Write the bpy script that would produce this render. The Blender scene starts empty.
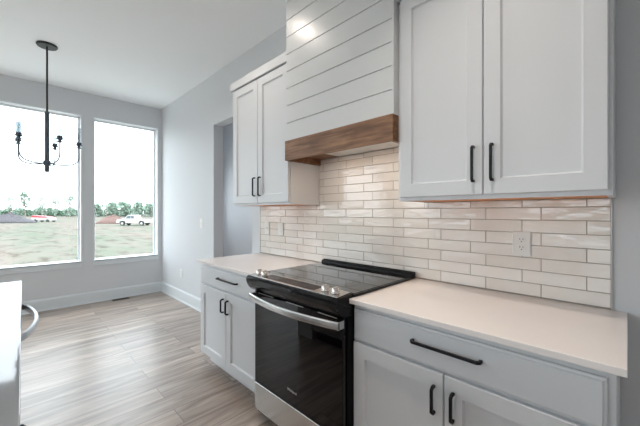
import bpy, bmesh, math, random
from mathutils import Vector, Matrix, noise

# ------------------------------------------------------------------ camera, sky, exposure
SC = bpy.context.scene
COL = SC.collection
SC.view_settings.view_transform = 'Standard'
SC.view_settings.look = 'None'
SC.view_settings.gamma = 1.0
SC.view_settings.exposure = 0.62
SC.view_settings.use_curve_mapping = False
SC.cycles.use_denoising = True
SC.cycles.max_bounces = 12
SC.cycles.transparent_max_bounces = 32
SC.cycles.diffuse_bounces = 6
SC.cycles.sample_clamp_indirect = 6.0
SC.cycles.caustics_reflective = False
SC.cycles.caustics_refractive = False

cam = bpy.data.cameras.new('camera')
cam.sensor_width = 36.0
cam.lens = 307.7 / 640 * 36
cam.shift_y = -0.0009
cam.clip_start = 0.05
cam.clip_end = 1500
camo = bpy.data.objects.new('camera', cam)
COL.objects.link(camo)
camo.location = (0, 0, 1.324)
camo.rotation_euler = (math.radians(90), 0, math.radians(45))
SC.camera = camo

SKY_HORIZON, SKY_ZENITH = 2.7, 6.3
w = bpy.data.worlds.new('overcast_sky')
SC.world = w
w.use_nodes = True
nt = w.node_tree
bg = nt.nodes['Background']
tc = nt.nodes.new('ShaderNodeTexCoord')
sx = nt.nodes.new('ShaderNodeSeparateXYZ')
rmp = nt.nodes.new('ShaderNodeMapRange')
rmp.inputs['From Min'].default_value = 0.25
rmp.inputs['From Max'].default_value = 0.9
rmp.inputs['To Min'].default_value = SKY_HORIZON
rmp.inputs['To Max'].default_value = SKY_ZENITH
nt.links.new(tc.outputs['Generated'], sx.inputs[0])
nt.links.new(sx.outputs['Z'], rmp.inputs['Value'])
nt.links.new(rmp.outputs[0], bg.inputs['Strength'])
bg.inputs['Color'].default_value = (0.85, 0.92, 1.0, 1)

DAY = (0.84, 0.93, 1.0)
WARM = (1.0, 0.89, 0.79)
DOWNLIGHT_W = 16.0       # each recessed ceiling lamp
HOODLIGHT_W = 0.5

R = math.radians
YW = 1.786      # kitchen wall face
XW = -5.557     # window wall face
ZC = 3.06       # ceiling
YS = -5.6       # wall behind the camera
XE = 2.4        # wall right of the camera

# ------------------------------------------------------------------ helpers
def srgb(r, g, b):
    f = lambda c: (c/255/12.92) if c/255 <= .04045 else ((c/255+.055)/1.055)**2.4
    return (f(r), f(g), f(b), 1)

def mat(name, col=(.8, .8, .8, 1), rough=.5, metal=0.0, ior=1.5, emit=None, estr=0, coat=0, aniso=0):
    m = bpy.data.materials.new(name)
    m.use_nodes = True
    b = m.node_tree.nodes['Principled BSDF']
    b.inputs['Base Color'].default_value = col
    b.inputs['Roughness'].default_value = rough
    b.inputs['Metallic'].default_value = metal
    b.inputs['IOR'].default_value = ior
    b.inputs['Coat Weight'].default_value = coat
    b.inputs['Anisotropic'].default_value = aniso
    if emit:
        b.inputs['Emission Color'].default_value = emit
        b.inputs['Emission Strength'].default_value = estr
    return m

def N(m, t, **kw):
    n = m.node_tree.nodes.new(t)
    for k, v in kw.items():
        if hasattr(n, k): setattr(n, k, v)
        else: n.inputs[k.replace('_', ' ')].default_value = v
    return n

def L(m, a, b): m.node_tree.links.new(a, b)
def B(m): return m.node_tree.nodes['Principled BSDF']

def add_bump(m, scale=200, strength=.05, dist=.001, detail=3, stretch=None):
    t = N(m, 'ShaderNodeNewGeometry')
    mp = N(m, 'ShaderNodeMapping')
    if stretch: mp.inputs['Scale'].default_value = stretch
    n = N(m, 'ShaderNodeTexNoise', Scale=scale, Detail=detail)
    b = N(m, 'ShaderNodeBump', Strength=strength, Distance=dist)
    L(m, t.outputs['Position'], mp.inputs[0]); L(m, mp.outputs[0], n.inputs['Vector'])
    L(m, n.outputs['Fac'], b.inputs['Height']); L(m, b.outputs[0], B(m).inputs['Normal'])
    return m

def box(bm, x0, x1, y0, y1, z0, z1):
    v = [bm.verts.new((x, y, z)) for z in (z0, z1) for y in (y0, y1) for x in (x0, x1)]
    for f in ((0, 2, 3, 1), (4, 5, 7, 6), (0, 1, 5, 4), (2, 6, 7, 3), (0, 4, 6, 2), (1, 3, 7, 5)):
        bm.faces.new([v[i] for i in f])
    return v

def rings(bm, rs, cap0=True, cap1=True):
    """skin successive closed rings of equal length"""
    R_ = [[bm.verts.new(p) for p in r] for r in rs]
    n = len(R_[0])
    for a, b in zip(R_, R_[1:]):
        for i in range(n):
            bm.faces.new((a[i], a[(i+1) % n], b[(i+1) % n], b[i]))
    if cap0: bm.faces.new(R_[0][::-1])
    if cap1: bm.faces.new(R_[-1])

def rect(x0, x1, z0, z1, y): return [(x0, y, z0), (x1, y, z0), (x1, y, z1), (x0, y, z1)]

def tube(bm, pts, r, n=8, closed_ends=True):
    pts = [Vector(p) for p in pts]
    rs = r if isinstance(r, (list, tuple)) else [r]*len(pts)
    out = []
    up = Vector((0, 0, 1))
    prev = None
    for i, p in enumerate(pts):
        t = (pts[min(i+1, len(pts)-1)] - pts[max(i-1, 0)]).normalized()
        if prev is None:
            a = t.cross(up if abs(t.z) < .9 else Vector((1, 0, 0))).normalized()
        else:
            a = (prev - t*prev.dot(t)).normalized()
        prev = a
        b = t.cross(a)
        out.append([p + (a*math.cos(2*math.pi*k/n) + b*math.sin(2*math.pi*k/n))*rs[i] for k in range(n)])
    rings(bm, out)

def lathe(bm, prof, c=(0, 0, 0), n=24):
    """prof: (radius, z) list"""
    rings(bm, [[(c[0]+r*math.cos(2*math.pi*k/n), c[1]+r*math.sin(2*math.pi*k/n), c[2]+z) for k in range(n)] for r, z in prof])

def extr_x(bm, prof, x0, x1):
    rings(bm, [[(x0, y, z) for y, z in prof], [(x1, y, z) for y, z in prof]])

def obj(name, bm, m, parent=None, bevel=0, smooth=False, seg=2, loc=None, rotz=0):
    bmesh.ops.recalc_face_normals(bm, faces=bm.faces)
    me = bpy.data.meshes.new(name)
    bm.to_mesh(me); bm.free()
    for mm in (m if isinstance(m, (list, tuple)) else [m]): me.materials.append(mm)
    o = bpy.data.objects.new(name, me)
    COL.objects.link(o)
    if parent: o.parent = parent
    if loc: o.location = loc
    if rotz: o.rotation_euler = (0, 0, rotz)
    if smooth:
        for p in me.polygons: p.use_smooth = True
    if bevel:
        b = o.modifiers.new('bevel', 'BEVEL'); b.width = bevel; b.segments = seg; b.limit_method = 'ANGLE'; b.angle_limit = R(35)
    return o

def tag(o, label, cat, group=None, kind=None):
    if label: o['label'] = label
    if cat: o['category'] = cat
    if group: o['group'] = group
    if kind: o['kind'] = kind
    return o

def thing(name, label, cat, loc=(0, 0, 0), rotz=0, group=None):
    o = bpy.data.objects.new(name, None)
    o.empty_display_size = .1
    COL.objects.link(o)
    o.location = loc; o.rotation_euler = (0, 0, rotz)
    return tag(o, label, cat, group)

def struct(name, bm, m, parent=None, **kw):
    o = obj(name, bm, m, parent, **kw)
    if not parent: o['kind'] = 'structure'
    return o

def copy_tree(o, parent=None):
    c = o.copy(); COL.objects.link(c); c.parent = parent
    for ch in [x for x in bpy.data.objects if x.parent == o]: copy_tree(ch, c)
    return c

nb = bmesh.new

# ------------------------------------------------------------------ materials
M = {}
M['wall'] = add_bump(mat('wall_paint', srgb(216, 218, 221), .55), 350, .06, .0006)
M['ceiling'] = add_bump(mat('ceiling_paint', srgb(243, 245, 246), .8), 250, .1, .001)
M['trim'] = mat('trim_paint', srgb(222, 227, 230), .35)
M['vinyl'] = mat('window_vinyl', srgb(225, 229, 231), .4)
M['cab'] = add_bump(mat('cabinet_paint', srgb(221, 223, 226), .38), 500, .03, .0004)
M['ship'] = add_bump(mat('shiplap_paint', srgb(222, 224, 225), .3), 60, .06, .0015, 2, (1, 1, .3))
M['arm_metal'] = mat('bloom_lightened_iron', (.10, .125, .15, 1), .5, .3)  # black iron, its colour lightened blue-grey to carry the window bloom
M['black_metal'] = mat('matte_black_metal', (.008, .009, .012, 1), .45, 0, 1.35)
M['chand'] = mat('aged_iron', (.03, .035, .035, 1), .4, .7)
M['steel'] = add_bump(mat('brushed_steel', (.62, .62, .61, 1), .24, 1.0, aniso=.5), 90, .03, .0005, 2, (.02, 1, 8))
M['knob_steel'] = mat('knob_steel', (.75, .70, .66, 1), .2, 1.0)
M['black_gloss'] = mat('black_enamel', (.004, .004, .005, 1), .07, 0, 1.33)
M['black_glass'] = mat('black_glass', (.002, .002, .003, 1), .03, 0, 1.42)
M['cooktop_glass'] = mat('cooktop_glass', (.006, .006, .007, 1), .012, 0, 1.9)
M['black_satin'] = mat('black_satin', (.005, .005, .006, 1), .32, 0, 1.3)
M['white_plastic'] = mat('white_plastic', srgb(235, 235, 232), .35)
M['dark'] = mat('dark_recess', (.01, .01, .01, 1), .7)
M['liner'] = mat('hood_liner_white', srgb(225, 222, 215), .3, .2)
M['filter'] = mat('hood_filter_white', srgb(228, 226, 222), .4)
M['lamp'] = mat('lamp_lens', (.9, .9, .9, 1), .5, emit=(*WARM, 1), estr=6.0)
M['lamp_ring'] = mat('lamp_trim_white', srgb(235, 235, 232), .5)
M['grout'] = mat('grout', srgb(160, 153, 145), .85)
M['edge'] = mat('satin_edge_trim', (.55, .54, .52, 1), .35, .8)
M['logo'] = mat('badge_silver', (.6, .6, .6, 1), .4, .3)
M['ply'] = mat('maple_underside', srgb(226, 150, 88), .45)

def quartz(name, col, rough, ior=1.5, fleck=.05):
    m = mat(name, col, rough, 0, ior)
    g = N(m, 'ShaderNodeNewGeometry')
    n1 = N(m, 'ShaderNodeTexNoise', Scale=260.0, Detail=3.0)
    n2 = N(m, 'ShaderNodeTexNoise', Scale=5.0, Detail=6.0)
    ad = N(m, 'ShaderNodeMath', operation='MULTIPLY_ADD'); ad.inputs[1].default_value = .5
    mx = N(m, 'ShaderNodeMix', data_type='RGBA')
    L(m, g.outputs['Position'], n1.inputs['Vector']); L(m, g.outputs['Position'], n2.inputs['Vector'])
    L(m, n1.outputs['Fac'], ad.inputs[0]); 
    hv = N(m, 'ShaderNodeMath', operation='MULTIPLY'); hv.inputs[1].default_value = .5
    L(m, n2.outputs['Fac'], hv.inputs[0]); L(m, hv.outputs[0], ad.inputs[2])
    L(m, ad.outputs[0], mx.inputs['Factor'])
    mx.inputs['A'].default_value = tuple(max(0, c-fleck) for c in col[:3]) + (1,)
    mx.inputs['B'].default_value = tuple(min(1, c+fleck) for c in col[:3]) + (1,)
    L(m, mx.outputs['Result'], B(m).inputs['Base Color'])
    return m
M['quartz'] = quartz('white_quartz', srgb(240, 234, 231), .22)
M['island_top'] = quartz('polished_grey_quartz', srgb(140, 142, 145), .05, 1.62, .03)

def wood_mat(name, dark, light, axis='x', rough=.5):
    m = mat(name, light, rough)
    g = N(m, 'ShaderNodeNewGeometry')
    mp = N(m, 'ShaderNodeMapping')
    mp.inputs['Scale'].default_value = (1.6, 14, 22) if axis == 'x' else (14, 1.6, 22)
    n = N(m, 'ShaderNodeTexNoise', Scale=2.2, Detail=8.0, Roughness=.62, Distortion=.6)
    n2 = N(m, 'ShaderNodeTexNoise', Scale=4.5, Detail=3.0)
    cr = N(m, 'ShaderNodeValToRGB')
    cr.color_ramp.elements[0].position = .3; cr.color_ramp.elements[0].color = dark
    cr.color_ramp.elements[1].position = .72; cr.color_ramp.elements[1].color = light
    mx = N(m, 'ShaderNodeMix', data_type='RGBA', blend_type='MULTIPLY')
    mx.inputs['Factor'].default_value = .7
    c2 = N(m, 'ShaderNodeValToRGB')
    c2.color_ramp.elements[0].position = .35; c2.color_ramp.elements[0].color = (.55, .47, .42, 1)
    c2.color_ramp.elements[1].position = .6; c2.color_ramp.elements[1].color = (1, 1, 1, 1)
    L(m, g.outputs['Position'], mp.inputs[0]); L(m, mp.outputs[0], n.inputs['Vector'])
    L(m, g.outputs['Position'], n2.inputs['Vector'])
    L(m, n.outputs['Fac'], cr.inputs[0]); L(m, n2.outputs['Fac'], c2.inputs[0])
    L(m, cr.outputs[0], mx.inputs['A']); L(m, c2.outputs[0], mx.inputs['B'])
    L(m, mx.outputs['Result'], B(m).inputs['Base Color'])
    return m
M['hood_wood'] = wood_mat('stained_knotty_wood', srgb(102, 70, 49), srgb(178, 134, 99))

def floor_mat():
    m = mat('plank_floor', (.3, .25, .2, 1), .32, 0, 1.7)
    g = N(m, 'ShaderNodeNewGeometry')
    sp = N(m, 'ShaderNodeSeparateXYZ')
    cb = N(m, 'ShaderNodeCombineXYZ')
    L(m, g.outputs['Position'], sp.inputs[0])
    L(m, sp.outputs['Y'], cb.inputs['X']); L(m, sp.outputs['X'], cb.inputs['Y'])
    br = N(m, 'ShaderNodeTexBrick', offset=.37, offset_frequency=2)
    for k, v in (('Scale', 1.0), ('Mortar Size', .0016), ('Mortar Smooth', .1), ('Bias', 0.0), ('Brick Width', 1.22), ('Row Height', .18)):
        br.inputs[k].default_value = v
    br.inputs['Color1'].default_value = (0, 0, 0, 1); br.inputs['Color2'].default_value = (1, 1, 1, 1)
    br.inputs['Mortar'].default_value = (.5, .5, .5, 1)
    L(m, cb.outputs[0], br.inputs['Vector'])
    # grain, shifted per plank
    mp = N(m, 'ShaderNodeMapping'); mp.inputs['Scale'].default_value = (9, .9, 1)
    off = N(m, 'ShaderNodeVectorMath', operation='MULTIPLY_ADD')
    off.inputs[1].default_value = (7, 13, 5)
    L(m, br.outputs['Color'], off.inputs[0]); L(m, g.outputs['Position'], off.inputs[2])
    L(m, off.outputs[0], mp.inputs[0])
    n = N(m, 'ShaderNodeTexNoise', Scale=1.7, Detail=7.0, Roughness=.6, Distortion=.8)
    L(m, mp.outputs[0], n.inputs['Vector'])
    cr = N(m, 'ShaderNodeValToRGB')
    e = cr.color_ramp.elements
    e[0].position = .30; e[0].color = srgb(124, 107, 95)
    e[1].position = .70; e[1].color = srgb(202, 188, 178)
    x = e.new(.5); x.color = srgb(168, 151, 139)
    L(m, n.outputs['Fac'], cr.inputs[0])
    tone = N(m, 'ShaderNodeMapRange'); tone.inputs['To Min'].default_value = .8; tone.inputs['To Max'].default_value = 1.08
    L(m, br.outputs['Color'], tone.inputs['Value'])
    mu = N(m, 'ShaderNodeVectorMath', operation='SCALE')
    L(m, cr.outputs[0], mu.inputs[0]); L(m, tone.outputs[0], mu.inputs['Scale'])
    mx = N(m, 'ShaderNodeMix', data_type='RGBA')
    L(m, br.outputs['Fac'], mx.inputs['Factor']); L(m, mu.outputs[0], mx.inputs['A'])
    mx.inputs['B'].default_value = srgb(70, 55, 45)
    L(m, mx.outputs['Result'], B(m).inputs['Base Color'])
    bp = N(m, 'ShaderNodeBump', Strength=.12, Distance=.0015)
    L(m, n.outputs['Fac'], bp.inputs['Height']); L(m, bp.outputs[0], B(m).inputs['Normal'])
    return m
M['floor'] = floor_mat()

def tile_mat():
    m = mat('glazed_tile', (.8, .76, .7, 1), .045, 0, 1.7)
    at = N(m, 'ShaderNodeAttribute', attribute_name='tone')
    g = N(m, 'ShaderNodeNewGeometry')
    n = N(m, 'ShaderNodeTexNoise', Scale=14.0, Detail=4.0)
    L(m, g.outputs['Position'], n.inputs['Vector'])
    ad = N(m, 'ShaderNodeMath', operation='MULTIPLY_ADD'); ad.inputs[1].default_value = .45
    L(m, n.outputs['Fac'], ad.inputs[0]); L(m, at.outputs['Fac'], ad.inputs[2])
    cr = N(m, 'ShaderNodeValToRGB')
    e = cr.color_ramp.elements
    e[0].position = .15; e[0].color = srgb(233, 226, 218)
    e[1].position = 1.0; e[1].color = srgb(247, 243, 238)
    L(m, ad.outputs[0], cr.inputs[0]); L(m, cr.outputs[0], B(m).inputs['Base Color'])
    n2 = N(m, 'ShaderNodeTexNoise', Scale=22.0, Detail=1.5)
    mp = N(m, 'ShaderNodeMapping'); mp.inputs['Scale'].default_value = (.6, 1, 1.6)
    L(m, g.outputs['Position'], mp.inputs[0]); L(m, mp.outputs[0], n2.inputs['Vector'])
    bp = N(m, 'ShaderNodeBump', Strength=.7, Distance=.0024)
    L(m, n2.outputs['Fac'], bp.inputs['Height']); L(m, bp.outputs[0], B(m).inputs['Normal'])
    return m
M['tile'] = tile_mat()

def pane_mat(ior=1.45, tint=(.96, .98, .97, 1)):
    m = bpy.data.materials.new('clear_pane'); m.use_nodes = True
    m.node_tree.nodes.remove(B(m))
    out = m.node_tree.nodes['Material Output']
    t = N(m, 'ShaderNodeBsdfTransparent'); gl = N(m, 'ShaderNodeBsdfGlossy', Roughness=0.0)
    t.inputs['Color'].default_value = tint
    f = N(m, 'ShaderNodeFresnel', IOR=ior); mx = N(m, 'ShaderNodeMixShader')
    # the leaving face of the thin pane is plain clear (no total internal reflection in a flat sheet)
    ge = N(m, 'ShaderNodeNewGeometry'); iv = N(m, 'ShaderNodeMath', operation='SUBTRACT'); iv.inputs[0].default_value = 1.0
    mu = N(m, 'ShaderNodeMath', operation='MULTIPLY')
    L(m, ge.outputs['Backfacing'], iv.inputs[1]); L(m, iv.outputs[0], mu.inputs[0]); L(m, f.outputs[0], mu.inputs[1])
    L(m, mu.outputs[0], mx.inputs[0]); L(m, t.outputs[0], mx.inputs[1]); L(m, gl.outputs[0], mx.inputs[2])
    L(m, mx.outputs[0], out.inputs['Surface'])
    return m
M['pane'] = pane_mat()
M['thin_glass'] = pane_mat(1.5, (.84, .86, .87, 1))

def ground_mat():
    m = mat('field_ground', (.3, .3, .2, 1), .95, 0, 1.2)
    g = N(m, 'ShaderNodeNewGeometry')
    mp = N(m, 'ShaderNodeMapping'); mp.inputs['Rotation'].default_value = (0, 0, R(-45)); mp.inputs['Scale'].default_value = (.35, 1.0, 1)
    n = N(m, 'ShaderNodeTexNoise', Scale=.13, Detail=8.0, Roughness=.7)
    n2 = N(m, 'ShaderNodeTexNoise', Scale=1.4, Detail=6.0, Roughness=.7)
    L(m, g.outputs['Position'], mp.inputs[0]); L(m, mp.outputs[0], n.inputs['Vector']); L(m, mp.outputs[0], n2.inputs['Vector'])
    cr = N(m, 'ShaderNodeValToRGB'); e = cr.color_ramp.elements
    e[0].position = .36; e[0].color = srgb(80, 88, 74)
    e[1].position = .62; e[1].color = srgb(106, 95, 88)
    x = e.new(.48); x.color = srgb(95, 93, 84)
    L(m, n.outputs['Fac'], cr.inputs[0])
    c2 = N(m, 'ShaderNodeValToRGB'); e = c2.color_ramp.elements
    e[0].position = .36; e[0].color = (.42, .34, .30, 1); e[1].position = .50; e[1].color = (1, 1, 1, 1)
    L(m, n2.outputs['Fac'], c2.inputs[0])
    mx = N(m, 'ShaderNodeMix', data_type='RGBA', blend_type='MULTIPLY'); mx.inputs['Factor'].default_value = .8
    L(m, cr.outputs[0], mx.inputs['A']); L(m, c2.outputs[0], mx.inputs['B'])
    L(m, mx.outputs['Result'], B(m).inputs['Base Color'])
    return m
M['ground'] = ground_mat()
M['bounce_slab'] = add_bump(mat('pale_bounce_slab', srgb(170, 168, 163), .85), 8, .2, .01)  # for the slabs added to throw daylight up at the ceiling
M['leaf_hazed'] = mat('hazed_foliage', srgb(144, 162, 147), .8)  # leaf colour paled, distance haze mixed into it
M['leaf'] = mat('hazed_green_foliage', srgb(109, 135, 115), .8)  # greener leaves, also washed out with haze in the colour
M['bark'] = mat('grey_bark', srgb(140, 129, 123), .9)
M['gravel'] = add_bump(mat('grey_gravel', srgb(72, 69, 72), .95), 3, 1, .2)
M['dirt'] = add_bump(mat('red_brown_dirt', srgb(97, 75, 69), .95), 3, 1, .15)
M['truck'] = mat('white_car_paint', srgb(179, 175, 172), .3, coat=.5)
M['car_glass'] = mat('dark_car_glass', (.12, .14, .16, 1), .1)
M['rubber'] = mat('tyre_rubber', (.05, .05, .05, 1), .8)
M['red'] = mat('red_paint', srgb(176, 59, 68), .4)
M['siding'] = mat('outside_siding', srgb(210, 212, 212), .7)

# ------------------------------------------------------------------ room shell
bm = nb(); box(bm, -5.75, XE+.2, YS-.2, 3.05, -.12, 0); struct('floor', bm, M['floor'])
bm = nb(); box(bm, -5.75, XE+.2, YS-.2, 3.05, ZC, ZC+.12); struct('ceiling', bm, M['ceiling'])

# kitchen wall with the cased opening
OX0, OX1, OZ = -3.674, -2.797, 2.423
bm = nb()
box(bm, XW-.18, OX0, YW, YW+.125, 0, ZC)
box(bm, OX0, OX1, YW, YW+.125, OZ, ZC)
box(bm, OX1, XE+.18, YW, YW+.125, 0, ZC)
struct('wall_north', bm, M['wall'])
bm = nb(); box(bm, XW-.18, XE+.18, 2.9, 3.05, 0, ZC)
struct('wall_hall', bm, M['wall'])
bm = nb(); box(bm, -1.6, -1.45, YW+.125, 2.9, 0, ZC); struct('wall_hall_end', bm, M['wall'])

# window wall: openings listed as (y0, y1, z0, z1)
WZ0, WZ1 = .612, 2.72
wins = [(.858, 1.715, WZ0, WZ1), (-.16, .698, WZ0, WZ1), (-1.18, -.322, WZ0, WZ1), (-5.2, -1.6, .05, 2.7), (2.15, 2.70, 1.2, 2.3)]
def holed_wall(bm, fixed0, fixed1, a0, a1, holes, axis):
    hs = sorted(holes); cur = a0
    def bx(u0, u1, z0, z1):
        if axis == 'y': box(bm, fixed0, fixed1, u0, u1, z0, z1)
        else: box(bm, u0, u1, fixed0, fixed1, z0, z1)
    for (u0, u1, z0, z1) in hs:
        bx(cur, u0, 0, ZC); bx(u0, u1, 0, z0); bx(u0, u1, z1, ZC); cur = u1
    bx(cur, a1, 0, ZC)
bm = nb(); holed_wall(bm, XW-.18, XW, YS, YW, [h for h in wins if h[0] < 1.8], 'y'); struct('wall_west', bm, M['wall'])
bm = nb(); holed_wall(bm, XW-.18, XW, YW+.125, 2.9, [wins[4]], 'y'); struct('wall_hall_west', bm, M['wall'])
swins = [(-5.2, -2.9, .1, 2.75), (-2.4, -.1, .1, 2.5)]  # unseen rear openings, put in and sized for fill daylight
bm = nb(); holed_wall(bm, YS-.18, YS, XW-.18, XE+.18, swins, 'x'); struct('wall_south', bm, M['wall'])
bm = nb(); box(bm, XE, XE+.18, YS, YW, 0, ZC); struct('wall_east', bm, M['wall'])

def portal(loc, rot, sx_, sy_):
    ld = bpy.data.lights.new('window_daylight', 'AREA'); ld.shape = 'RECTANGLE'; ld.size = sx_; ld.size_y = sy_
    ld.cycles.is_portal = True
    lo = bpy.data.objects.new('window_daylight', ld); COL.objects.link(lo); lo.location = loc; lo.rotation_euler = rot

def window_y(i, y0, y1, z0, z1):
    """a picture window in the west wall"""
    fx = XW-.118
    bm = nb(); f = .010
    for a, b, c, d in ((y0, y0+f, z0, z1), (y1-f, y1, z0, z1), (y0+f, y1-f, z0, z0+f), (y0+f, y1-f, z1-f, z1)):
        box(bm, fx-.06, fx, a, b, c, d)
    g = f+.008
    for a, b, c, d in ((y0+f, y0+g, z0+f, z1-f), (y1-g, y1-f, z0+f, z1-f), (y0+g, y1-g, z0+f, z0+g), (y0+g, y1-g, z1-g, z1-f)):
        box(bm, fx-.045, fx-.018, a, b, c, d)
    w_ = struct('window_%d' % i, bm, M['vinyl'])
    bm = nb(); box(bm, fx-.034, fx-.03, y0+g, y1-g, z0+g, z1-g)
    obj('pane', bm, M['pane'], w_)
    return w_
for i, h in enumerate(wins): 
    portal((XW-.20, (h[0]+h[1])/2, (h[2]+h[3])/2), (0, R(-90), 0), h[3]-h[2], h[1]-h[0])
    w_ = window_y(i+1, *h)
    y0, y1, z0, z1 = h
    if i < 3:
        bm = nb(); box(bm, XW-.118, XW+.022, y0+.001, y1-.001, z0-.004, z0+.010); box(bm, XW+.001, XW+.022, y0-.02, y1+.02, z0-.016, z0+.010)
        obj('sill', bm, M['trim'], w_, bevel=.003)
        bm = nb(); box(bm, XW+.001, XW+.016, y0-.016, y1+.016, z0-.074, z0-.016)
        obj('apron', bm, M['trim'], w_, bevel=.002)
        bm = nb(); t = .018
        box(bm, XW+.0005, XW+.007, y0-t, y0, z0+.01, z1+t); box(bm, XW+.0005, XW+.007, y1, y1+t, z0+.01, z1+t); box(bm, XW+.0005, XW+.007, y0, y1, z1, z1+t)
        obj('casing', bm, M['trim'], w_, bevel=.001)
for i, (x0, x1, z0, z1) in enumerate(swins):
    portal(((x0+x1)/2, YS-.20, (z0+z1)/2), (R(90), 0, 0), x1-x0, z1-z0)
    bm = nb(); f = .05
    for a, b, c, d in ((x0, x0+f, z0, z1), (x1-f, x1, z0, z1), (x0+f, x1-f, z0, z0+f), (x0+f, x1-f, z1-f, z1), ((x0+x1)/2-.03, (x0+x1)/2+.03, z0+f, z1-f)):
        box(bm, a, b, YS-.15, YS-.09, c, d)
    w_ = struct('window_%d' % (i+6), bm, M['vinyl'])
    bm = nb(); box(bm, x0+f, x1-f, YS-.122, YS-.118, z0+f, z1-f); obj('pane', bm, M['pane'], w_)

# baseboards with shoe moulding
def base_prof(s, a):   # profile around a wall face at coordinate a, room on side s
    return [(a, 0), (a+s*.024, 0), (a+s*.024, .014), (a+s*.016, .024), (a+s*.016, .145), (a+s*.006, .165), (a, .165)]
bm = nb()
extr_x(bm, base_prof(-1, YW), XW+.016, OX0)
extr_x(bm, base_prof(-1, YW), OX1, -2.64)
extr_x(bm, base_prof(-1, YW), -.03, XE)
struct('baseboard_north', bm, M['trim'])
bm = nb()
for a, b in ((-1.6, YW), (YS, -5.2)):
    rings(bm, [[(x, yy, z) for x, z in base_prof(1, XW)] for yy in (a, b)])
struct('baseboard_west', bm, M['trim'])
bm = nb(); extr_x(bm, base_prof(-1, 2.9), XW, -1.6); struct('baseboard_hall', bm, M['trim'])

# ------------------------------------------------------------------ ceiling lamps and added fill lights
def recessed_or_fill_lamp(x, y, label, watts=None, lamp=True, color=WARM, spread=105):
    t = thing('recessed_or_fill_light', label, 'ceiling light', (x, y, ZC), group=None)
    bm = nb(); lathe(bm, [(.055, -.001), (.055, -.006), (.078, -.006), (.082, -.0005)], n=28); obj('trim_ring', bm, M['lamp_ring'], t, smooth=True)
    bm = nb(); lathe(bm, [(.054, -.0005), (.054, -.003), (.001, -.0035)], n=28); obj('lens', bm, M['lamp'], t)
    if lamp:
        ld = bpy.data.lights.new('downlight_beam', 'AREA'); ld.shape = 'DISK'; ld.size = .10
        ld.energy = watts or DOWNLIGHT_W; ld.color = color; ld.spread = R(spread)
        lo = bpy.data.objects.new('downlight_beam', ld); COL.objects.link(lo); lo.parent = t; lo.location = (0, 0, -.008)
    return t
recessed_or_fill_lamp(-2.156, .914, 'recessed ceiling light over the left counter, beyond the hood', 3.6, spread=150)
recessed_or_fill_lamp(-.45, .80, 'recessed ceiling light over the right counter by the wall outlet', 3.9, spread=100)
for k, (x, y) in enumerate(((-1.3, -1.2), (.9, -1.2), (-3.4, -3.4), (-.9, -3.4), (1.2, -3.6))):  # unseen lights added behind the camera as neutral fill
    recessed_or_fill_lamp(x, y, ['added fill light above the island behind the camera', 'added fill light near the right-hand wall behind the camera',
        'added fill light in the seating area nearest the patio door', 'added fill light in the middle of the seating area',
        'added fill light in the far corner of the seating area'][k], 3.2, color=(.90, .95, 1.0))
recessed_or_fill_lamp(-4.2, 2.4, 'added fill light in the hall beyond the doorway', 8, color=(.93, .97, 1.0))  # unseen light added to brighten the hall

# ------------------------------------------------------------------ cabinet parts
def shaker_door(x0, x1, z0, z1, yf, parent, label=None):
    bm = nb(); th = .02; st = .066; c = .003
    rs = [rect(x0, x1, z0, z1, yf+th), rect(x0, x1, z0, z1, yf+c), rect(x0+c, x1-c, z0+c, z1-c, yf),
          rect(x0+st, x1-st, z0+st, z1-st, yf), rect(x0+st+.0015, x1-st-.0015, z0+st+.0015, z1-st-.0015, yf+.004),
          rect(x0+st+.006, x1-st-.006, z0+st+.006, z1-st-.006, yf+.0115)]
    rings(bm, rs)
    return obj('door', bm, M['cab'], parent)

def slab_drawer(x0, x1, z0, z1, yf, parent):
    bm = nb()
    rs = [rect(x0, x1, z0, z1, yf+.02), rect(x0, x1, z0, z1, yf+.0075), rect(x0+.007, x1-.007, z0+.007, z1-.007, yf+.005), rect(x0+.010, x1-.010, z0+.010, z1-.010, yf)]
    rings(bm, rs)
    return obj('drawer', bm, M['cab'], parent)

def bar_pull(x, z, length, vertical, yf, parent):
    """square bar pull with angled corners"""
    bm = nb(); h = length/2; s = .0052; d = .030
    prof = [(-h, 0), (-h, .019), (-h+.011, d), (h-.011, d), (h, .019), (h, 0), (h-.010, 0), (h-.010, .015), (h-.017, d-.010), (-h+.017, d-.010), (-h+.010, .015), (-h+.010, 0)]
    def P(a, o, q): return (x+q, yf-o, z+a) if vertical else (x+a, yf-o, z+q)
    A = [bm.verts.new(P(a, o, -s)) for a, o in prof]; Bv = [bm.verts.new(P(a, o, s)) for a, o in prof]
    n = len(prof)
    for i in range(n): bm.faces.new((A[i], A[(i+1) % n], Bv[(i+1) % n], Bv[i]))
    for quad in ((0, 1, 10, 11), (1, 2, 9, 10), (2, 3, 8, 9), (3, 4, 7, 8), (4, 5, 6, 7)):
        bm.faces.new([A[i] for i in quad]); bm.faces.new([Bv[i] for i in quad][::-1])
    return obj('handle', bm, M['black_metal'], parent, bevel=.0008)

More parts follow.
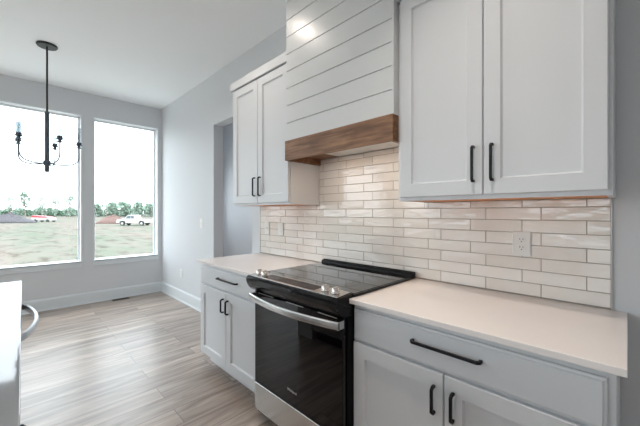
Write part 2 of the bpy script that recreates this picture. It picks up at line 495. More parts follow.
YD = 1.160   # base door face
def base_cabinet(x0, x1, label, pull, pull_c, mid_x=None):
    t = thing('base_cabinet', label, 'cabinet', ((x0+x1)/2, YD, 0))
    cx = (x0+x1)/2; q = -x0+0
    def sh(v): return v-cx
    off = YD
    bm = nb()
    box(bm, sh(x0), sh(x1), .0205, YW-off-.001, .105, .889)
    box(bm, sh(x0)-(.012 if x0 < -2 else 0), sh(x1), .096, YW-off-.03, 0, .105)
    obj('body', bm, M['cab'], t)
    dr = slab_drawer(sh(x0)+.008, sh(x1)-.018, .716, .862, 0, t)
    bar_pull(sh(pull_c), .803, pull, False, 0, dr)
    mid = sh(x0)+.008 + (x1-x0-.026)/2
    if mid_x: mid = sh(mid_x)
    for s in (0, 1):
        a, b = (sh(x0)+.008, mid-.0025) if s == 0 else (mid+.0025, sh(x1)-.018)
        d = shaker_door(a, b, .118, .705, 0, t)
        hx = b-.034 if s == 0 else a+.034
        bar_pull(hx, .600, .110, True, 0, d)
    return t
base_cabinet(-.941, -.022, 'pale grey shaker base cabinet under the right counter, beside the range', .268, -.492, -.4955)
base_cabinet(-2.640, -1.716, 'pale grey shaker base cabinet left of the range, seen whole down to the floor', .30, -2.153)

# countertops
def countertop(x0, x1, label):
    bm = nb(); box(bm, x0, x1, 1.133, YW-.0015, .891, .914)
    return tag(obj('countertop', bm, M['quartz'], bevel=.0022), label, 'countertop')
countertop(-.937, 0.0, 'white quartz countertop right of the range, under the wall outlet')
countertop(-2.652, -1.717, 'white quartz countertop left of the range, under the two wall plates')

# ------------------------------------------------------------------ wall cabinets
def wall_cabinet(x0, x1, dx0, dx1, gap, hl, hr, label):
    YF = 1.458; cx = (x0+x1)/2
    t = thing('wall_cabinet', label, 'cabinet', (cx, YW, 1.385))
    def P(x): return x-cx
    f = YF-YW
    bm = nb()
    box(bm, P(x0), P(x0)+.018, f+.021, -.001, 0, 1.062); box(bm, P(x1)-.018, P(x1), f+.021, -.001, 0, 1.062)
    box(bm, P(x0)+.018, P(x1)-.018, f+.021, f+.040, 0, 1.062)
    box(bm, P(x0)+.018, P(x1)-.018, f+.040, -.001, 1.04, 1.062)
    box(bm, P(x0)+.018, P(x1)-.018, -.012, -.001, .02, 1.04)
    obj('body', bm, M['cab'], t)
    bm = nb(); box(bm, P(x0)+.0185, P(x1)-.0185, f+.0405, -.0125, .001, .016); obj('bottom_panel', bm, M['ply'], t)
    bm = nb(); box(bm, P(x0)-.0, P(x1)+.0, f-.012, -.001, 1.0705, 1.142); obj('crown_board', bm, M['cab'], t, bevel=.002)
    for s in (0, 1):
        a, b = (dx0, gap-.0022) if s == 0 else (gap+.0022, dx1)
        d = shaker_door(P(a), P(b), .018, 1.062, f, t)
        bar_pull(P(hl if s == 0 else hr), 1.540-1.385, .162, True, f, d)
    return t
wall_cabinet(-.877, -.036, -.858, -.047, -.449, -.487, -.411, 'large two-door wall cabinet right of the hood, its handles near the camera')
wall_cabinet(-2.640, -1.789, -2.608, -1.797, -2.202, -2.238, -2.158, 'two-door wall cabinet left of the hood, nearest the doorway, its crown board in view')

# ------------------------------------------------------------------ range hood
hood = thing('range_hood', 'white shiplap range hood with a brown stained wood band above the range', 'range hood', (-1.333, YW, 1.705))
HX0, HX1 = -1.786+1.333, -.878+1.333
bm = nb()
zs = [1.848, 1.981, 2.109, 2.237, 2.362, 2.488, 2.614, 2.740, 2.866, 2.992, ZC]
fy = 1.432-YW
box(bm, HX0+.004, HX1-.013, fy+.010, -.001, 1.848-1.705, ZC-1.705-.001)
for a, b in zip(zs, zs[1:]):
    a_, b_ = a-1.705+.0025, b-1.705-.0025
    c = .0012
    rings(bm, [rect(HX0+.001, HX1-.012, a_, b_, fy+.0095), rect(HX0+.001, HX1-.012, a_, b_, fy+c), rect(HX0+.001, HX1-.012-c, a_+c, b_-c, fy)])
obj('shiplap_cover', bm, M['ship'], hood)
bm = nb(); box(bm, HX1-.0125, HX1-.001, fy-.001, -.001, .1435, ZC-1.705-.002); obj('side_panel', bm, M['ship'], hood, bevel=.001)
bm = nb(); wf = 1.420-YW
box(bm, HX0, HX1, wf, wf+.02, 0, .143)
box(bm, HX0, HX0+.02, wf+.02, -.011, 0, .143); box(bm, HX1-.02, HX1, wf+.02, -.011, 0, .143)
box(bm, HX0+.02, HX0+.22, wf+.02, -.011, .048, .066); box(bm, HX1-.085, HX1-.02, wf+.02, -.011, .048, .066)
box(bm, HX0+.22, HX1-.085, wf+.02, wf+.045, .048, .066)
box(bm, HX0+.02, HX1-.02, wf+.02, -.011, .125, .143)
obj('wood_band', bm, M['hood_wood'], hood, bevel=.0015)
bm = nb(); box(bm, HX0+.221, HX1-.086, wf+.0455, -.0115, .046, .07)
ins = obj('vent_insert', bm, M['liner'], hood, bevel=.002)
bm = nb(); 
for k in range(2):
    xa = HX0+.33+k*.26; box(bm, xa, xa+.235, wf+.12, -.05, .044, .047)
obj('filter', bm, M['filter'], ins, bevel=.001)
for k in range(2):
    bm = nb(); lathe(bm, [(.022, 0), (.022, -.004), (.001, -.0045)], (HX0+.36+k*.45, wf+.075, .046), 16)
    l_ = obj('lamp', bm, M['lamp'], ins)
    ld = bpy.data.lights.new('hood_beam', 'AREA'); ld.shape = 'DISK'; ld.size = .04; ld.energy = HOODLIGHT_W; ld.color = (1.0, .74, .54)
    lo = bpy.data.objects.new('hood_beam', ld); COL.objects.link(lo); lo.parent = hood; lo.location = (HX0+.36+k*.45, wf+.075, .038)

# ------------------------------------------------------------------ tile backsplash
random.seed(4)
bs = thing('tile_backsplash', 'glossy off-white handmade-look tile backsplash between counters and cabinets', 'backsplash', (-1.3, YW, .915))
OXs, OZs = 1.3, .915
def tile_mesh():
    bm = nb(); lay = bm.verts.layers.float.new('tone')
    px, pz, g = .242, .0612, .003
    xl, xr = -2.632, -.050
    def one(xa, xb, za, zb):
        if xb-xa < .006 or zb-za < .006: return
        tone = random.uniform(0.1, .55)
        th = .0085; tx = random.uniform(-.0009, .0009); tz = random.uniform(-.0005, .0005)
        def y(x, z): return -th + tx*((x-xa)/(xb-xa)-.5)*2 + tz*((z-za)/(zb-za)-.5)*2
        e = .0016
        n0 = len(bm.verts)
        def rg(d, yy): return [(x, (y(x, z) if yy is None else yy), z) for x, z in ((xa+d, za+d), (xb-d, za+d), (xb-d, zb-d), (xa+d, zb-d))]
        r1 = [(p[0]+OXs, p[1]+(.0012 if i == 1 else 0), p[2]-OZs) for i in (1,) for p in rg(0, None)]
        r0 = [(p[0]+OXs, -.002, p[2]-OZs) for p in rg(0, 0)]
        r2 = [(p[0]+OXs, p[1], p[2]-OZs) for p in rg(e, None)]
        rings(bm, [r0, r1, r2], cap0=False)
        bm.verts.ensure_lookup_table()
        for v in bm.verts[n0:]: v[lay] = tone
    for k in range(-1, 15):
        z0 = .920+k*pz; z1 = z0+pz
        base = -.1265 if k % 2 else -.049
        n = -1
        x = base + px*2
        while x > xl-px:
            a, b = x+g/2, x+px-g/2
            a2, b2 = max(a, xl), min(b, xr)
            if b2 > a2:
                za, zb = max(z0+g/2, .9155), z1-g/2
                # low courses end under the wall cabinets, the middle runs up into the hood
                if zb <= 1.384: one(a2, b2, za, zb)
                else:
                    lo = min(zb, 1.384)
                    for (p, q, top) in ((xl, -1.7885, 1.384), (-1.7865, -.8785, 1.748), (-.8765, xr, 1.384)):
                        aa, bb = max(a2, p), min(b2, q)
                        if bb > aa and min(zb, top) > za: one(aa, bb, za, min(zb, top))
            x -= px
    return bm
obj('glazed_tiles', tile_mesh(), M['tile'], bs)
bm = nb(); box(bm, -2.634+OXs, -.049+OXs, -.0062, -.0008, .9152-OZs, 1.384-OZs); box(bm, -1.786+OXs, -.879+OXs, -.0062, -.0008, 1.384-OZs, 1.750-OZs)
obj('grout', bm, M['grout'], bs)
for ex in (-.049, -2.637):
    bm = nb(); box(bm, ex+OXs, ex+.003+OXs, -.0105, -.0008, .9152-OZs, 1.384-OZs); obj('edge_strip', bm, M['edge'], bs)

# ------------------------------------------------------------------ wall plates
def outlet(name, x, y, z, label, wdt=.078, hgt=.120, kind='outlet'):
    t = thing(name, label, 'outlet' if kind == 'outlet' else 'wall switch', (x, y, z))
    bm = nb(); c = .004; a, h = wdt/2, hgt/2
    rings(bm, [rect(-a, a, -h, h, -.0005), rect(-a, a, -h, h, -.003), rect(-a+c, a-c, -h+c, h-c, -.006)])
    obj('cover_plate', bm, M['white_plastic'], t)
    if kind == 'outlet':
        for s in (-1, 1):
            bm = nb(); zc = s*.0195
            pts = [(.0165*math.copysign(min(1, abs(math.cos(q))*1.25), math.cos(q)), zc+.0142*math.sin(q)) for q in [2*math.pi*k/20 for k in range(20)]]
            rings(bm, [[(p, -.006, q) for p, q in pts], [(p, -.008, q) for p, q in pts]])
            r_ = obj('receptacle', bm, M['white_plastic'], t, smooth=False)
            bm = nb()
            box(bm, -.0075, -.0055, -.0085, -.0081, zc-.001, zc+.0085); box(bm, .0055, .0075, -.0085, -.0081, zc-.001, zc+.0075)
            box(bm, -.0022, .0022, -.0085, -.0081, zc-.0105, zc-.006)
            obj('slots', bm, M['dark'], r_)
    elif kind == 'rocker':
        bm = nb(); rings(bm, [rect(-.0165, .0165, -.033, .033, -.006), rect(-.0155, .0155, -.032, .032, -.0085)]); obj('rocker', bm, M['white_plastic'], t)
    else:
        bm = nb(); box(bm, -.005, .005, -.0075, -.006, -.012, .012); box(bm, -.0035, .0035, -.015, -.0075, .001, .008); obj('toggle', bm, M['white_plastic'], t)
    return t
yt = YW-.0105
outlet('wall_outlet', -.369, yt, 1.170, 'white duplex wall outlet on the tiles above the right counter')
outlet('light_switch', -2.511, yt, 1.168, 'white switch plate on the tiles nearest the doorway', kind='toggle')
outlet('light_switch', -2.293, yt, 1.168, 'white rocker plate on the tiles, closer to the range of the left pair', kind='rocker')
outlet('light_switch', -4.016, YW-.0005, 1.177, 'white switch plate on the bare wall left of the doorway', kind='toggle', wdt=.085, hgt=.13)
outlet('wall_outlet', -4.71, YW-.0005, .413, 'white outlet low on the bare wall near the window corner')

# ------------------------------------------------------------------ range
rx = -1.3255
rg = thing('kitchen_range', 'black and stainless slide-in electric range with curved steel handle', 'range', (rx, 1.105, 0))
def RX(x): return x-rx
def RY(y): return y-1.105
a, b = RX(-1.7085), RX(-.9425)
bm = nb(); box(bm, a, b, RY(1.135), RY(1.765), .03, .905)
for fx in (a+.04, b-.04):
    for fy_ in (.1, .6): box(bm, fx-.02, fx+.02, fy_-.02, fy_+.02, 0, .03)
box(bm, a+.01, b-.01, RY(1.17), RY(1.19), .012, .05)
obj('body', bm, M['black_satin'], rg)
# oven door
bm = nb(); d0, d1 = RX(-1.699), RX(-.952)
c = .004
rings(bm, [rect(d0, d1, .245, .822, .030), rect(d0, d1, .245, .822, c), rect(d0+c, d1-c, .245+c, .822-c, 0)])
door = obj('oven_door', bm, M['black_glass'], rg)
bm = nb(); box(bm, d0, d1, -.0012, .028, .2405, .2445); obj('door_edge', bm, M['black_satin'], door)
for xa, xb in ((-1.655, -1.50), (-1.38, -1.23), (-1.12, -.99)):
    bm = nb(); box(bm, RX(xa), RX(xb), -.0008, .004, .812, .816); obj('vent_slot', bm, M['edge'], door)
# bowed handle
bm = nb(); n = 24; rs = []
x0h, x1h = RX(-1.694), RX(-.942)
def hy(t): return -.040 - .046*math.sin(math.pi*t)**.9
for i in range(n+1):
    t = i/n; x = x0h+(x1h-x0h)*t; y = hy(t); H2 = .0205
    rs.append([(x, y+.006, .797-H2+.004), (x, y-.002, .797-H2), (x, y-.008, .797-H2+.005), (x, y-.0095, .797), (x, y-.008, .797+H2-.005), (x, y-.002, .797+H2), (x, y+.006, .797+H2-.004)])
rings(bm, rs)
hd = obj('handle', bm, M['steel'], door, smooth=False, bevel=.0015)
for xa, xb in ((x0h, x0h+.028), (x1h-.028, x1h)):
    bm = nb(); box(bm, xa, xb, -.046, -.0005, .797-.0195, .797+.0195); obj('bracket', bm, M['steel'], door, bevel=.003)
# badge
fc = bpy.data.curves.new('badge', 'FONT'); fc.body = 'Whirlpool'; fc.size = .019; fc.align_x = 'CENTER'; fc.align_y = 'CENTER'; fc.extrude = .0004; fc.offset = .0004
to = bpy.data.objects.new('badge_source', fc); COL.objects.link(to)
bpy.context.view_layer.update()
me = bpy.data.meshes.new_from_object(to.evaluated_get(bpy.context.evaluated_depsgraph_get()))
bpy.data.objects.remove(to); me.name = 'badge'; me.materials.clear(); me.materials.append(M['logo'])
bo = bpy.data.objects.new('badge', me); COL.objects.link(bo); bo.parent = door
bo.location = (0, -.0012, .325); bo.rotation_euler = (R(90), 0, 0)
# warming drawer
bm = nb(); rings(bm, [rect(d0, d1, .066, .236, .030), rect(d0, d1, .066, .236, .003), rect(d0+.003, d1-.003, .069, .233, 0)])
obj('storage_drawer', bm, M['steel'], rg)
# control fascia
bm = nb()
prof = [(1.163, .934), (1.066, .926), (1.053, .921), (1.048, .912), (1.048, .898), (1.054, .876), (1.068, .852), (1.085, .836), (1.108, .828), (1.16, .828)]
extr_x(bm, [(RY(y), z) for y, z in prof], RX(-1.7125), RX(-.9385))
fas = obj('control_fascia', bm, M['black_gloss'], rg, bevel=.003, seg=3)
def slope(y): return .926+(y-1.066)*(.934-.926)/(1.163-1.066)
def slab(bm, x0, x1, y0, y1, up, th=.003):
    v = [bm.verts.new((RX(x), RY(y), slope(y)+up-q)) for q in (th, 0) for y in (y0, y1) for x in (x0, x1)]
    for f in ((0, 2, 3, 1), (4, 5, 7, 6), (0, 1, 5, 4), (2, 6, 7, 3), (0, 4, 6, 2), (1, 3, 7, 5)): bm.faces.new([v[i] for i in f])
bm = nb(); slab(bm, -1.700, -.951, 1.062, 1.160, .0035); cp = obj('control_panel', bm, M['steel'], rg, bevel=.001)
bm = nb(); slab(bm, -1.566, -1.125, 1.078, 1.148, .0045); obj('touch_display', bm, M['black_glass'], cp)
for kx in (-1.655, -1.600, -1.073, -1.003):
    bm = nb()
    lathe(bm, [(.024, 0), (.024, .003), (.0195, .005), (.0185, .021), (.0165, .0235), (.001, .0238)], (RX(kx), RY(1.110), slope(1.11)+.0036), 28)
    kn = obj('knob', bm, M['knob_steel'], cp, smooth=True)
    e = kn.modifiers.new('es', 'EDGE_SPLIT'); e.split_angle = R(40)
    bm = nb(); zz = slope(1.11)+.0275
    box(bm, RX(kx)-.004, RX(kx)+.004, RY(1.110)-.0155, RY(1.110)+.0155, zz-.003, zz+.005)
    obj('grip', bm, M['knob_steel'], kn, bevel=.001)
# cooktop
bm = nb(); cx0, cx1 = RX(-1.7235), RX(-.9285)
box(bm, cx0, cx1, RY(1.166), RY(1.738), .9152, .9285)
ct = obj('cooktop_frame', bm, M['black_gloss'], rg, bevel=.004, seg=3)
bm = nb(); box(bm, cx0+.012, cx1-.012, RY(1.176), RY(1.732), .928, .9305); gl = obj('glass_top', bm, M['cooktop_glass'], ct, bevel=.0008)
bm = nb()
for ex, ey, er in ((-1.53, 1.31, .115), (-1.14, 1.32, .10), (-1.52, 1.58, .08), (-1.13, 1.58, .075), (-1.33, 1.6, .05)):
    for r_ in (er, er*.6):
        nseg = 40
        A_ = [bm.verts.new((RX(ex)+r_*math.cos(2*math.pi*k/nseg), RY(ey)+r_*math.sin(2*math.pi*k/nseg), .93065)) for k in range(nseg)]
        B_ = [bm.verts.new((RX(ex)+(r_+.0012)*math.cos(2*math.pi*k/nseg), RY(ey)+(r_+.0012)*math.sin(2*math.pi*k/nseg), .93065)) for k in range(nseg)]
        for k in range(nseg): bm.faces.new((A_[k], B_[k], B_[(k+1) % nseg], A_[(k+1) % nseg]))
obj('burner_marks', bm, mat('burner_print', (.06, .06, .06, 1), .3), gl)
bm = nb()
extr_x(bm, [(RY(y), z) for y, z in ((1.7745, .9155), (1.7745, .948), (1.768, .955), (1.758, .955), (1.756, .948), (1.750, .948), (1.748, .951), (1.741, .950), (1.736, .940), (1.733, .93), (1.733, .9155))], RX(-1.719), RX(-.933))
vr = obj('rear_vent_rail', bm, M['black_satin'], rg, bevel=.003)
bm = nb()
for k in range(30):
    xa = RX(-1.69)+k*.0247; box(bm, xa, xa+.018, RY(1.753), RY(1.766), .9545, .9556)
obj('vent_openings', bm, M['dark'], vr)

# ------------------------------------------------------------------ island (edge line turned about one degree to the wall)
IR = -R(.993); IP = (0, -.0037, 0)
isl = thing('kitchen_island', 'pale island cabinet at the left picture edge under the polished counter', 'kitchen island', IP, IR)
bm = nb()
box(bm, -2.54, -2.325, -1.02, -.032, 0.0, .880); box(bm, -1.705, -.34, -1.02, -.032, .10, .880); box(bm, -2.325, -1.705, -1.02, -.66, 0, .880)
box(bm, -1.705, -.36, -1.0, -.10, 0, .10)
obj('body', bm, M['cab'], isl)
for a, b in ((-1.24, -.80), (-.79, -.35)):
    bm = nb(); rings(bm, [rect(a, b, .716, .862, -.032), rect(a, b, .716, .862, -.02), rect(a+.008, b-.008, .724, .854, -.014)][::1])
    d = obj('drawer', bm, M['cab'], isl)
    # pull on the +y side
    bm = nb(); xc = (a+b)/2 if a > -1 else -1.0
    tube(bm, [(xc-.07, -.0135, .79), (xc-.07, .003, .79), (xc-.06, .0055, .79), (xc+.06, .0055, .79), (xc+.07, .003, .79), (xc+.07, -.0135, .79)], .005, 8)
    obj('handle', bm, M['black_metal'], d)
    bm = nb(); rings(bm, [rect(a, b, .118, .705, -.032), rect(a, b, .118, .705, -.016), rect(a+.003, b-.003, .121, .702, -.014), rect(a+.066, b-.066, .184, .639, -.014), rect(a+.07, b-.07, .188, .635, -.022)])
    obj('door', bm, M['cab'], isl)
bm = nb(); box(bm, -2.58, -.30, -1.05, 0, .8805, .914)
tag(obj('island_countertop', bm, M['island_top'], bevel=.0022, loc=IP, rotz=IR), 'highly polished grey island countertop reflecting the windows, at the left picture edge', 'countertop')
dw = thing('dishwasher', 'built-in stainless dishwasher under the island top, its bowed handle showing', 'dishwasher', IP, IR)
bm = nb(); box(bm, -2.315, -1.715, -.64, -.036, .11, .872); box(bm, -2.30, -1.73, -.6, -.09, 0, .11); obj('body', bm, M['black_satin'], dw)
bm = nb(); rings(bm, [rect(-2.314, -1.716, .115, .865, -.035), rect(-2.314, -1.716, .115, .865, -.014), rect(-2.311, -1.719, .118, .862, -.010)])
dd = obj('door', bm, M['steel'], dw)
bm = nb(); rs = []; n = 24
for i in range(n+1):
    t = i/n; x = -2.30+.57*t; y = -.008+.058*math.sin(math.pi*t)**.62; H2 = .017
    rs.append([(x, y-.006, .818-H2+.003), (x, y+.003, .818-H2), (x, y+.008, .818-H2+.006), (x, y+.009, .818), (x, y+.008, .818+H2-.006), (x, y+.003, .818+H2), (x, y-.006, .818+H2-.003)])
rings(bm, rs); obj('handle', bm, mat('handle_steel', (.7, .72, .74, 1), .3, 1.0), dd, bevel=.001)

# ------------------------------------------------------------------ floor vent
fv = thing('floor_vent', 'small dark floor vent by the baseboard under the second window', 'floor vent', (XW+.085, 1.17, 0))
bm = nb(); box(bm, -.05, .05, -.11, .11, .0, .003); obj('grille_plate', bm, mat('brown_vent', srgb(70, 52, 38), .5, .3), fv, bevel=.001)
bm = nb()
for k in range(8):
    for s in (-1, 1): box(bm, s*.021-.016, s*.021+.016, -.098+k*.0255, -.083+k*.0255, .003, .0034)
obj('slots', bm, M['dark'], fv)

# ------------------------------------------------------------------ chandelier
ch = thing('chandelier', 'black five-arm chandelier with clear glass candle sleeves before the window', 'chandelier', (-4.26, .255, ZC))
zo = -ZC
bm = nb(); lathe(bm, [(.087, -.0005), (.087, -.010), (.080, -.020), (.012, -.022)], n=32); obj('canopy', bm, M['chand'], ch, bevel=.001)
bm = nb(); tube(bm, [(0, 0, -.021), (0, 0, 2.366+zo)], .0085, 12); obj('rod', bm, M['chand'], ch, smooth=True)
bm = nb(); lathe(bm, [(.008, 2.372), (.019, 2.366), (.019, 1.90), (.019, 1.862), (.030, 1.858), (.032, 1.842), (.028, 1.812), (.019, 1.808), (.019, 1.752), (.016, 1.744), (.004, 1.742)], (0, 0, zo), 20)
obj('hub', bm, M['arm_metal'], ch, smooth=True)
bulbm = mat('candle_bulb', (.9, .9, .86, 1), .3)
for k in range(5):
    ph = R(45 + 45 + 72*k)
    # angle measured from the view-right axis (world direction +x+y)
    ang = R(45) + R(45+72*k)
    ux, uy = math.cos(ang), math.sin(ang)
    RA = .262
    pts = [(.02, 1.835)] + [(.02+.17*t, 1.835-.012*math.sin(math.pi*t)) for t in (.33, .66, 1)]
    pts += [(RA-.075+.075*math.sin(q), 1.838+.085-.085*math.cos(q)) for q in [R(d) for d in (15, 30, 45, 60, 75, 90)]]
    pts += [(RA, 1.97), (RA, 2.03)]
    bm = nb(); tube(bm, [(ux*r, uy*r, z+zo) for r, z in pts], .006, 8); ar = obj('arm', bm, M['arm_metal'], ch, smooth=True)
    c = (ux*RA, uy*RA, zo)
    bm = nb(); lathe(bm, [(.005, 2.022), (.026, 2.026), (.026, 2.032), (.014, 2.036), (.014, 2.052), (.031, 2.056), (.031, 2.062), (.023, 2.066), (.023, 2.088), (.004, 2.09)], c, 20)
    obj('candle_cup', bm, M['arm_metal'], ar)
    bm = nb(); lathe(bm, [(.018, 2.089), (.0185, 2.25), (.0165, 2.25), (.0163, 2.091)], c, 20); obj('glass_sleeve', bm, M['thin_glass'], ar, smooth=True)
    bm = nb(); lathe(bm, [(.004, 2.0905), (.0045, 2.12), (.009, 2.145), (.008, 2.175), (.001, 2.205)], c, 14); obj('bulb', bm, M['thin_glass'], ar, smooth=True)

# ------------------------------------------------------------------ outside
GZ = -.9
bm = nb()
# ground falls gently from the house to the level field
gx = [-5.74, -8, -13, -25, -60, -120, -400]; gzv = [-.35, -.5, GZ+.02, GZ, GZ, GZ, GZ]
cols = []
for x, z in zip(gx, gzv): cols.append([bm.verts.new((x, y, z)) for y in (-400, -60, -20, 0, 10, 30, 80, 400)])
for A_, B_ in zip(cols, cols[1:]):
    for i in range(len(A_)-1): bm.faces.new((A_[i], A_[i+1], B_[i+1], B_[i]))
struct('ground', bm, M['ground'], smooth=False)
bm = nb(); box(bm, -10.8, -5.76, -9, 2.3, -1.0, -.06); struct('ground_bounce_slab', bm, M['bounce_slab'])  # unseen pale slab, added to bounce daylight into the room
bm = nb(); box(bm, -5.755, 4, -11.5, YS-.21, -1.0, -.06); struct('ground_bounce_slab_south', bm, M['bounce_slab'])  # second added slab, bounces daylight in through the rear openings
bm = nb(); v = [bm.verts.new(p) for p in ((-5.74, -400, -.36), (400, -400, -.36), (400, YS-.2, -.36), (-5.74, YS-.2, -.36))]; bm.faces.new(v)
struct('ground_south', bm, M['ground'])

def mound(name, m, loc, rx_, ry_, h, label, rz, seed):
    bm = nb(); nr, ns = 9, 30; random.seed(seed); rs = []
    for i in range(nr):
        f = i/(nr-1); r = 1-f*.97
        rs.append([(rx_*r*math.cos(2*math.pi*k/ns)*(1+.12*noise.noise((math.cos(k)*3, i*.5, seed))), ry_*r*math.sin(2*math.pi*k/ns)*(1+.12*noise.noise((math.cos(k)*3, i*.5, seed))),
                    h*(f**.85)*(1+.35*noise.noise((k*.7, i*.6, seed*3)))-(.1 if i == 0 else 0)) for k in range(ns)])
    rings(bm, rs)
    return tag(obj(name, bm, m, loc=loc, rotz=rz, smooth=True), label, 'mound')
mound('gravel_mound', M['gravel'], (-93.5, -.6, GZ), 6.0, 2.8, 2.0, 'long dark grey gravel mound in the field, seen through the left window', R(45), 3)
mound('dirt_mound', M['dirt'], (-74.0, 14.4, GZ), 3.3, 2.2, 1.7, 'red-brown dirt mound beside the white pickup, seen through the right window', R(45), 8)

# pickup truck, nose to the left in the picture
tk = thing('pickup_truck', 'white pickup truck parked in the field, seen through the right window', 'pickup truck', (-60.0, 14.95, GZ), R(45+180))
bm = nb()
side = [(-2.65, .45), (-2.65, 1.08), (-.55, 1.12), (-.45, 1.72), (.0, 1.80), (.72, 1.76), (1.25, 1.18), (2.35, 1.05), (2.6, .95), (2.65, .45), (2.15, .42), (1.95, .72), (1.55, .80), (1.2, .72), (1.05, .40), (-1.15, .40), (-1.3, .72), (-1.65, .80), (-2.0, .72), (-2.15, .42)]
rings(bm, [[(x, y, z) for x, z in side] for y in (-.95, .95)])
obj('body', bm, M['truck'], tk, bevel=.04)
bm = nb(); box(bm, -2.5, -.62, -.8, .8, 1.0, 1.13); obj('cargo_bed', bm, M['dark'], tk)
for s in (-1, 1):
    for wn in ([(-.38, 1.2), (-.36, 1.62), (.12, 1.68), (.12, 1.2)], [(.2, 1.2), (.2, 1.68), (.66, 1.64), (1.05, 1.2)]):
        bm = nb(); rings(bm, [[(x, s*.951, z) for x, z in wn], [(x, s*.965, z) for x, z in wn]]); obj('side_window', bm, M['car_glass'], tk)
for wx in (-1.65, 1.6):
    for s in (-1, 1):
        bm = nb(); pr = [(0.36*math.cos(2*math.pi*k/18), .36+.36*math.sin(2*math.pi*k/18)) for k in range(18)]
        rings(bm, [[(wx+a_, s*.72, b_) for a_, b_ in pr], [(wx+a_, s*.97, b_) for a_, b_ in pr]]); wh = obj('wheel', bm, M['rubber'], tk)
        bm = nb(); rings(bm, [[(wx+a_*.55, s*.971, .36+(b_-.36)*.55) for a_, b_ in pr], [(wx+a_*.55, s*.985, .36+(b_-.36)*.55) for a_, b_ in pr]]); obj('rim', bm, M['edge'], wh)

# red-topped white trailer behind the gravel
tr = thing('utility_trailer', 'low white vehicle with a red top half hidden behind the gravel mound', 'trailer', (-97.5, 5.3, GZ), R(45))
bm = nb(); rings(bm, [[(x, y, z) for x, z in ((-2.2, .35), (2.3, .35), (2.25, .75), (1.6, 1.0), (-2.2, 1.05))] for y in (-.9, .9)]); obj('body', bm, M['truck'], tr, bevel=.04)
bm = nb(); rings(bm, [[(x, y, z) for x, z in ((-2.25, 1.06), (1.6, 1.01), (1.2, 1.28), (-2.2, 1.5))] for y in (-.92, .92)]); obj('top_cover', bm, M['red'], tr, bevel=.03)
for wx in (-1.2, 1.6):
    for s in (-1, 1):
        bm = nb(); pr = [(0.32*math.cos(2*math.pi*k/14), .32+.32*math.sin(2*math.pi*k/14)) for k in range(14)]
        rings(bm, [[(wx+a_, s*.7, b_) for a_, b_ in pr], [(wx+a_, s*.95, b_) for a_, b_ in pr]]); obj('wheel', bm, M['rubber'], tr)

# trees
def leaf(bm, rnd, c, s):
    d = Vector((rnd.uniform(-1, 1), rnd.uniform(-1, 1), rnd.uniform(-1, 1))).normalized(); e = d.orthogonal().normalized()*s; f = d.cross(e)
    c = Vector(c); bm.faces.new([bm.verts.new(c+e), bm.verts.new(c+f), bm.verts.new(c-e), bm.verts.new(c-f*.9)])

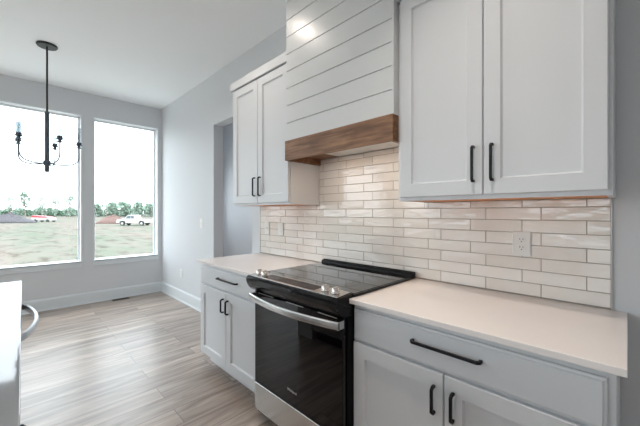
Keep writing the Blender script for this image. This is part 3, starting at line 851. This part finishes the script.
def make_tree(kind, seed):
    rnd = random.Random(seed)
    bush = kind == 'bushy'
    t = thing('leafy_tree' if bush else 'sparse_tree', None, 'tree')
    H_ = rnd.uniform(5.8, 7.0) if bush else rnd.uniform(8.5, 10.5)
    bm = nb()
    tube(bm, [(0, 0, -.1), (rnd.uniform(-.2, .2), rnd.uniform(-.2, .2), H_*.4), (rnd.uniform(-.5, .5), rnd.uniform(-.5, .5), H_*.9)], [.18, .13, .05], 6)
    tips = []
    for k in range(7 if bush else 16):
        an = rnd.uniform(0, 6.28); z0 = H_*rnd.uniform(.25, .7) if bush else H_*rnd.uniform(.2, .88)
        rr = rnd.uniform(1.0, 1.8) if bush else rnd.uniform(.9, 2.1); z1 = min(z0+rr*(rnd.uniform(.6, 1.2) if bush else rnd.uniform(.2, .9)), H_*.98)
        tip = (rr*math.cos(an), rr*math.sin(an), z1); tips.append(tip)
        tube(bm, [(0, 0, z0), (rr*.5*math.cos(an), rr*.5*math.sin(an), (z0*.4+z1*.6)), tip], [.12, .08, .05], 5)
    obj('trunk', bm, M['bark'], t)
    bm = nb()
    if bush:
        for _ in range(9):
            lx, ly, lz, lr = rnd.uniform(-1.0, 1.0), rnd.uniform(-1.0, 1.0), H_*rnd.uniform(.22, .80), rnd.uniform(.9, 1.3)
            for _ in range(75):
                d = Vector((rnd.gauss(0, 1), rnd.gauss(0, 1), rnd.gauss(0, 1))).normalized()*lr*rnd.uniform(.75, 1.08)
                leaf(bm, rnd, (lx+d.x, ly+d.y, max(.2, lz+d.z)), rnd.uniform(.22, .42))
    else:
        for tx, ty, tz in tips:
            for _ in range(24): leaf(bm, rnd, (tx*rnd.uniform(.4, 1.15)+rnd.gauss(0, .3), ty*rnd.uniform(.4, 1.15)+rnd.gauss(0, .3), tz+rnd.gauss(0, .6)), rnd.uniform(.16, .3))
    obj('foliage', bm, M['leaf_hazed'] if (seed % 2) else M['leaf'], t)
    return t
protos = {('bushy', s): make_tree('bushy', s) for s in (1, 2, 3, 4)}
protos.update({('sparse', s): make_tree('sparse', s) for s in (5, 6, 7)})
used = set()
rnd = random.Random(77)
s7 = math.sqrt(.5)
def place_tree(key, lat, dep, sc, label, group):
    o = protos[key]
    if key in used: o = copy_tree(o)
    used.add(key)
    o.location = (s7*(lat-dep), s7*(lat+dep), GZ)
    o.rotation_euler = (0, 0, rnd.uniform(0, 6.28)); o.scale = (sc, sc, sc)
    tag(o, label, 'tree', group)
row = 0
lat = -228.0
while lat < -30:
    right = lat > -116
    k = ('bushy', rnd.choice((1, 3) if right else (1, 2, 4)))
    dep = (154, 162, 170)[row % 3]; row += 1
    place_tree(k, lat, dep, rnd.uniform(1.1, 1.3) if right else rnd.uniform(.66, .84),
               'full leafy tree in the dense distant row behind the pickup' if right else 'low leafy tree in the distant row beyond the field',
               'dense trees behind the pickup' if right else 'low trees on the horizon')
    lat += 2.2 if right else 2.6
lat = -226.0
while lat < -100:
    place_tree(('sparse', rnd.choice((5, 6, 7))), lat, 145, rnd.uniform(.95, 1.3), 'tall thin tree with a sparse crown rising over the distant row', 'sparse tall trees on the horizon')
    lat += rnd.uniform(6.0, 9.0)
for k, o in protos.items():
    if k not in used:
        for c in [x for x in bpy.data.objects if x.parent == o]: bpy.data.objects.remove(c)
        bpy.data.objects.remove(o)
rt = random.Random(5)
bm = nb()
for _ in range(6500):
    la = rt.uniform(-238, -25); hh = (3.9 if la > -114 else 2.6)+.9*noise.noise((la*.13, 0, 0))+.6*noise.noise((la*.5, 3, 0))
    de = 178+rt.uniform(-2, 2)
    leaf(bm, rt, (s7*(la-de), s7*(la+de), GZ+hh*1.25*rt.random()**.7), rt.uniform(.35, .65))
tag(obj('shrub_thicket', bm, M['leaf']), 'continuous green thicket of shrubs along the far edge of the field', 'shrubs', kind='stuff')
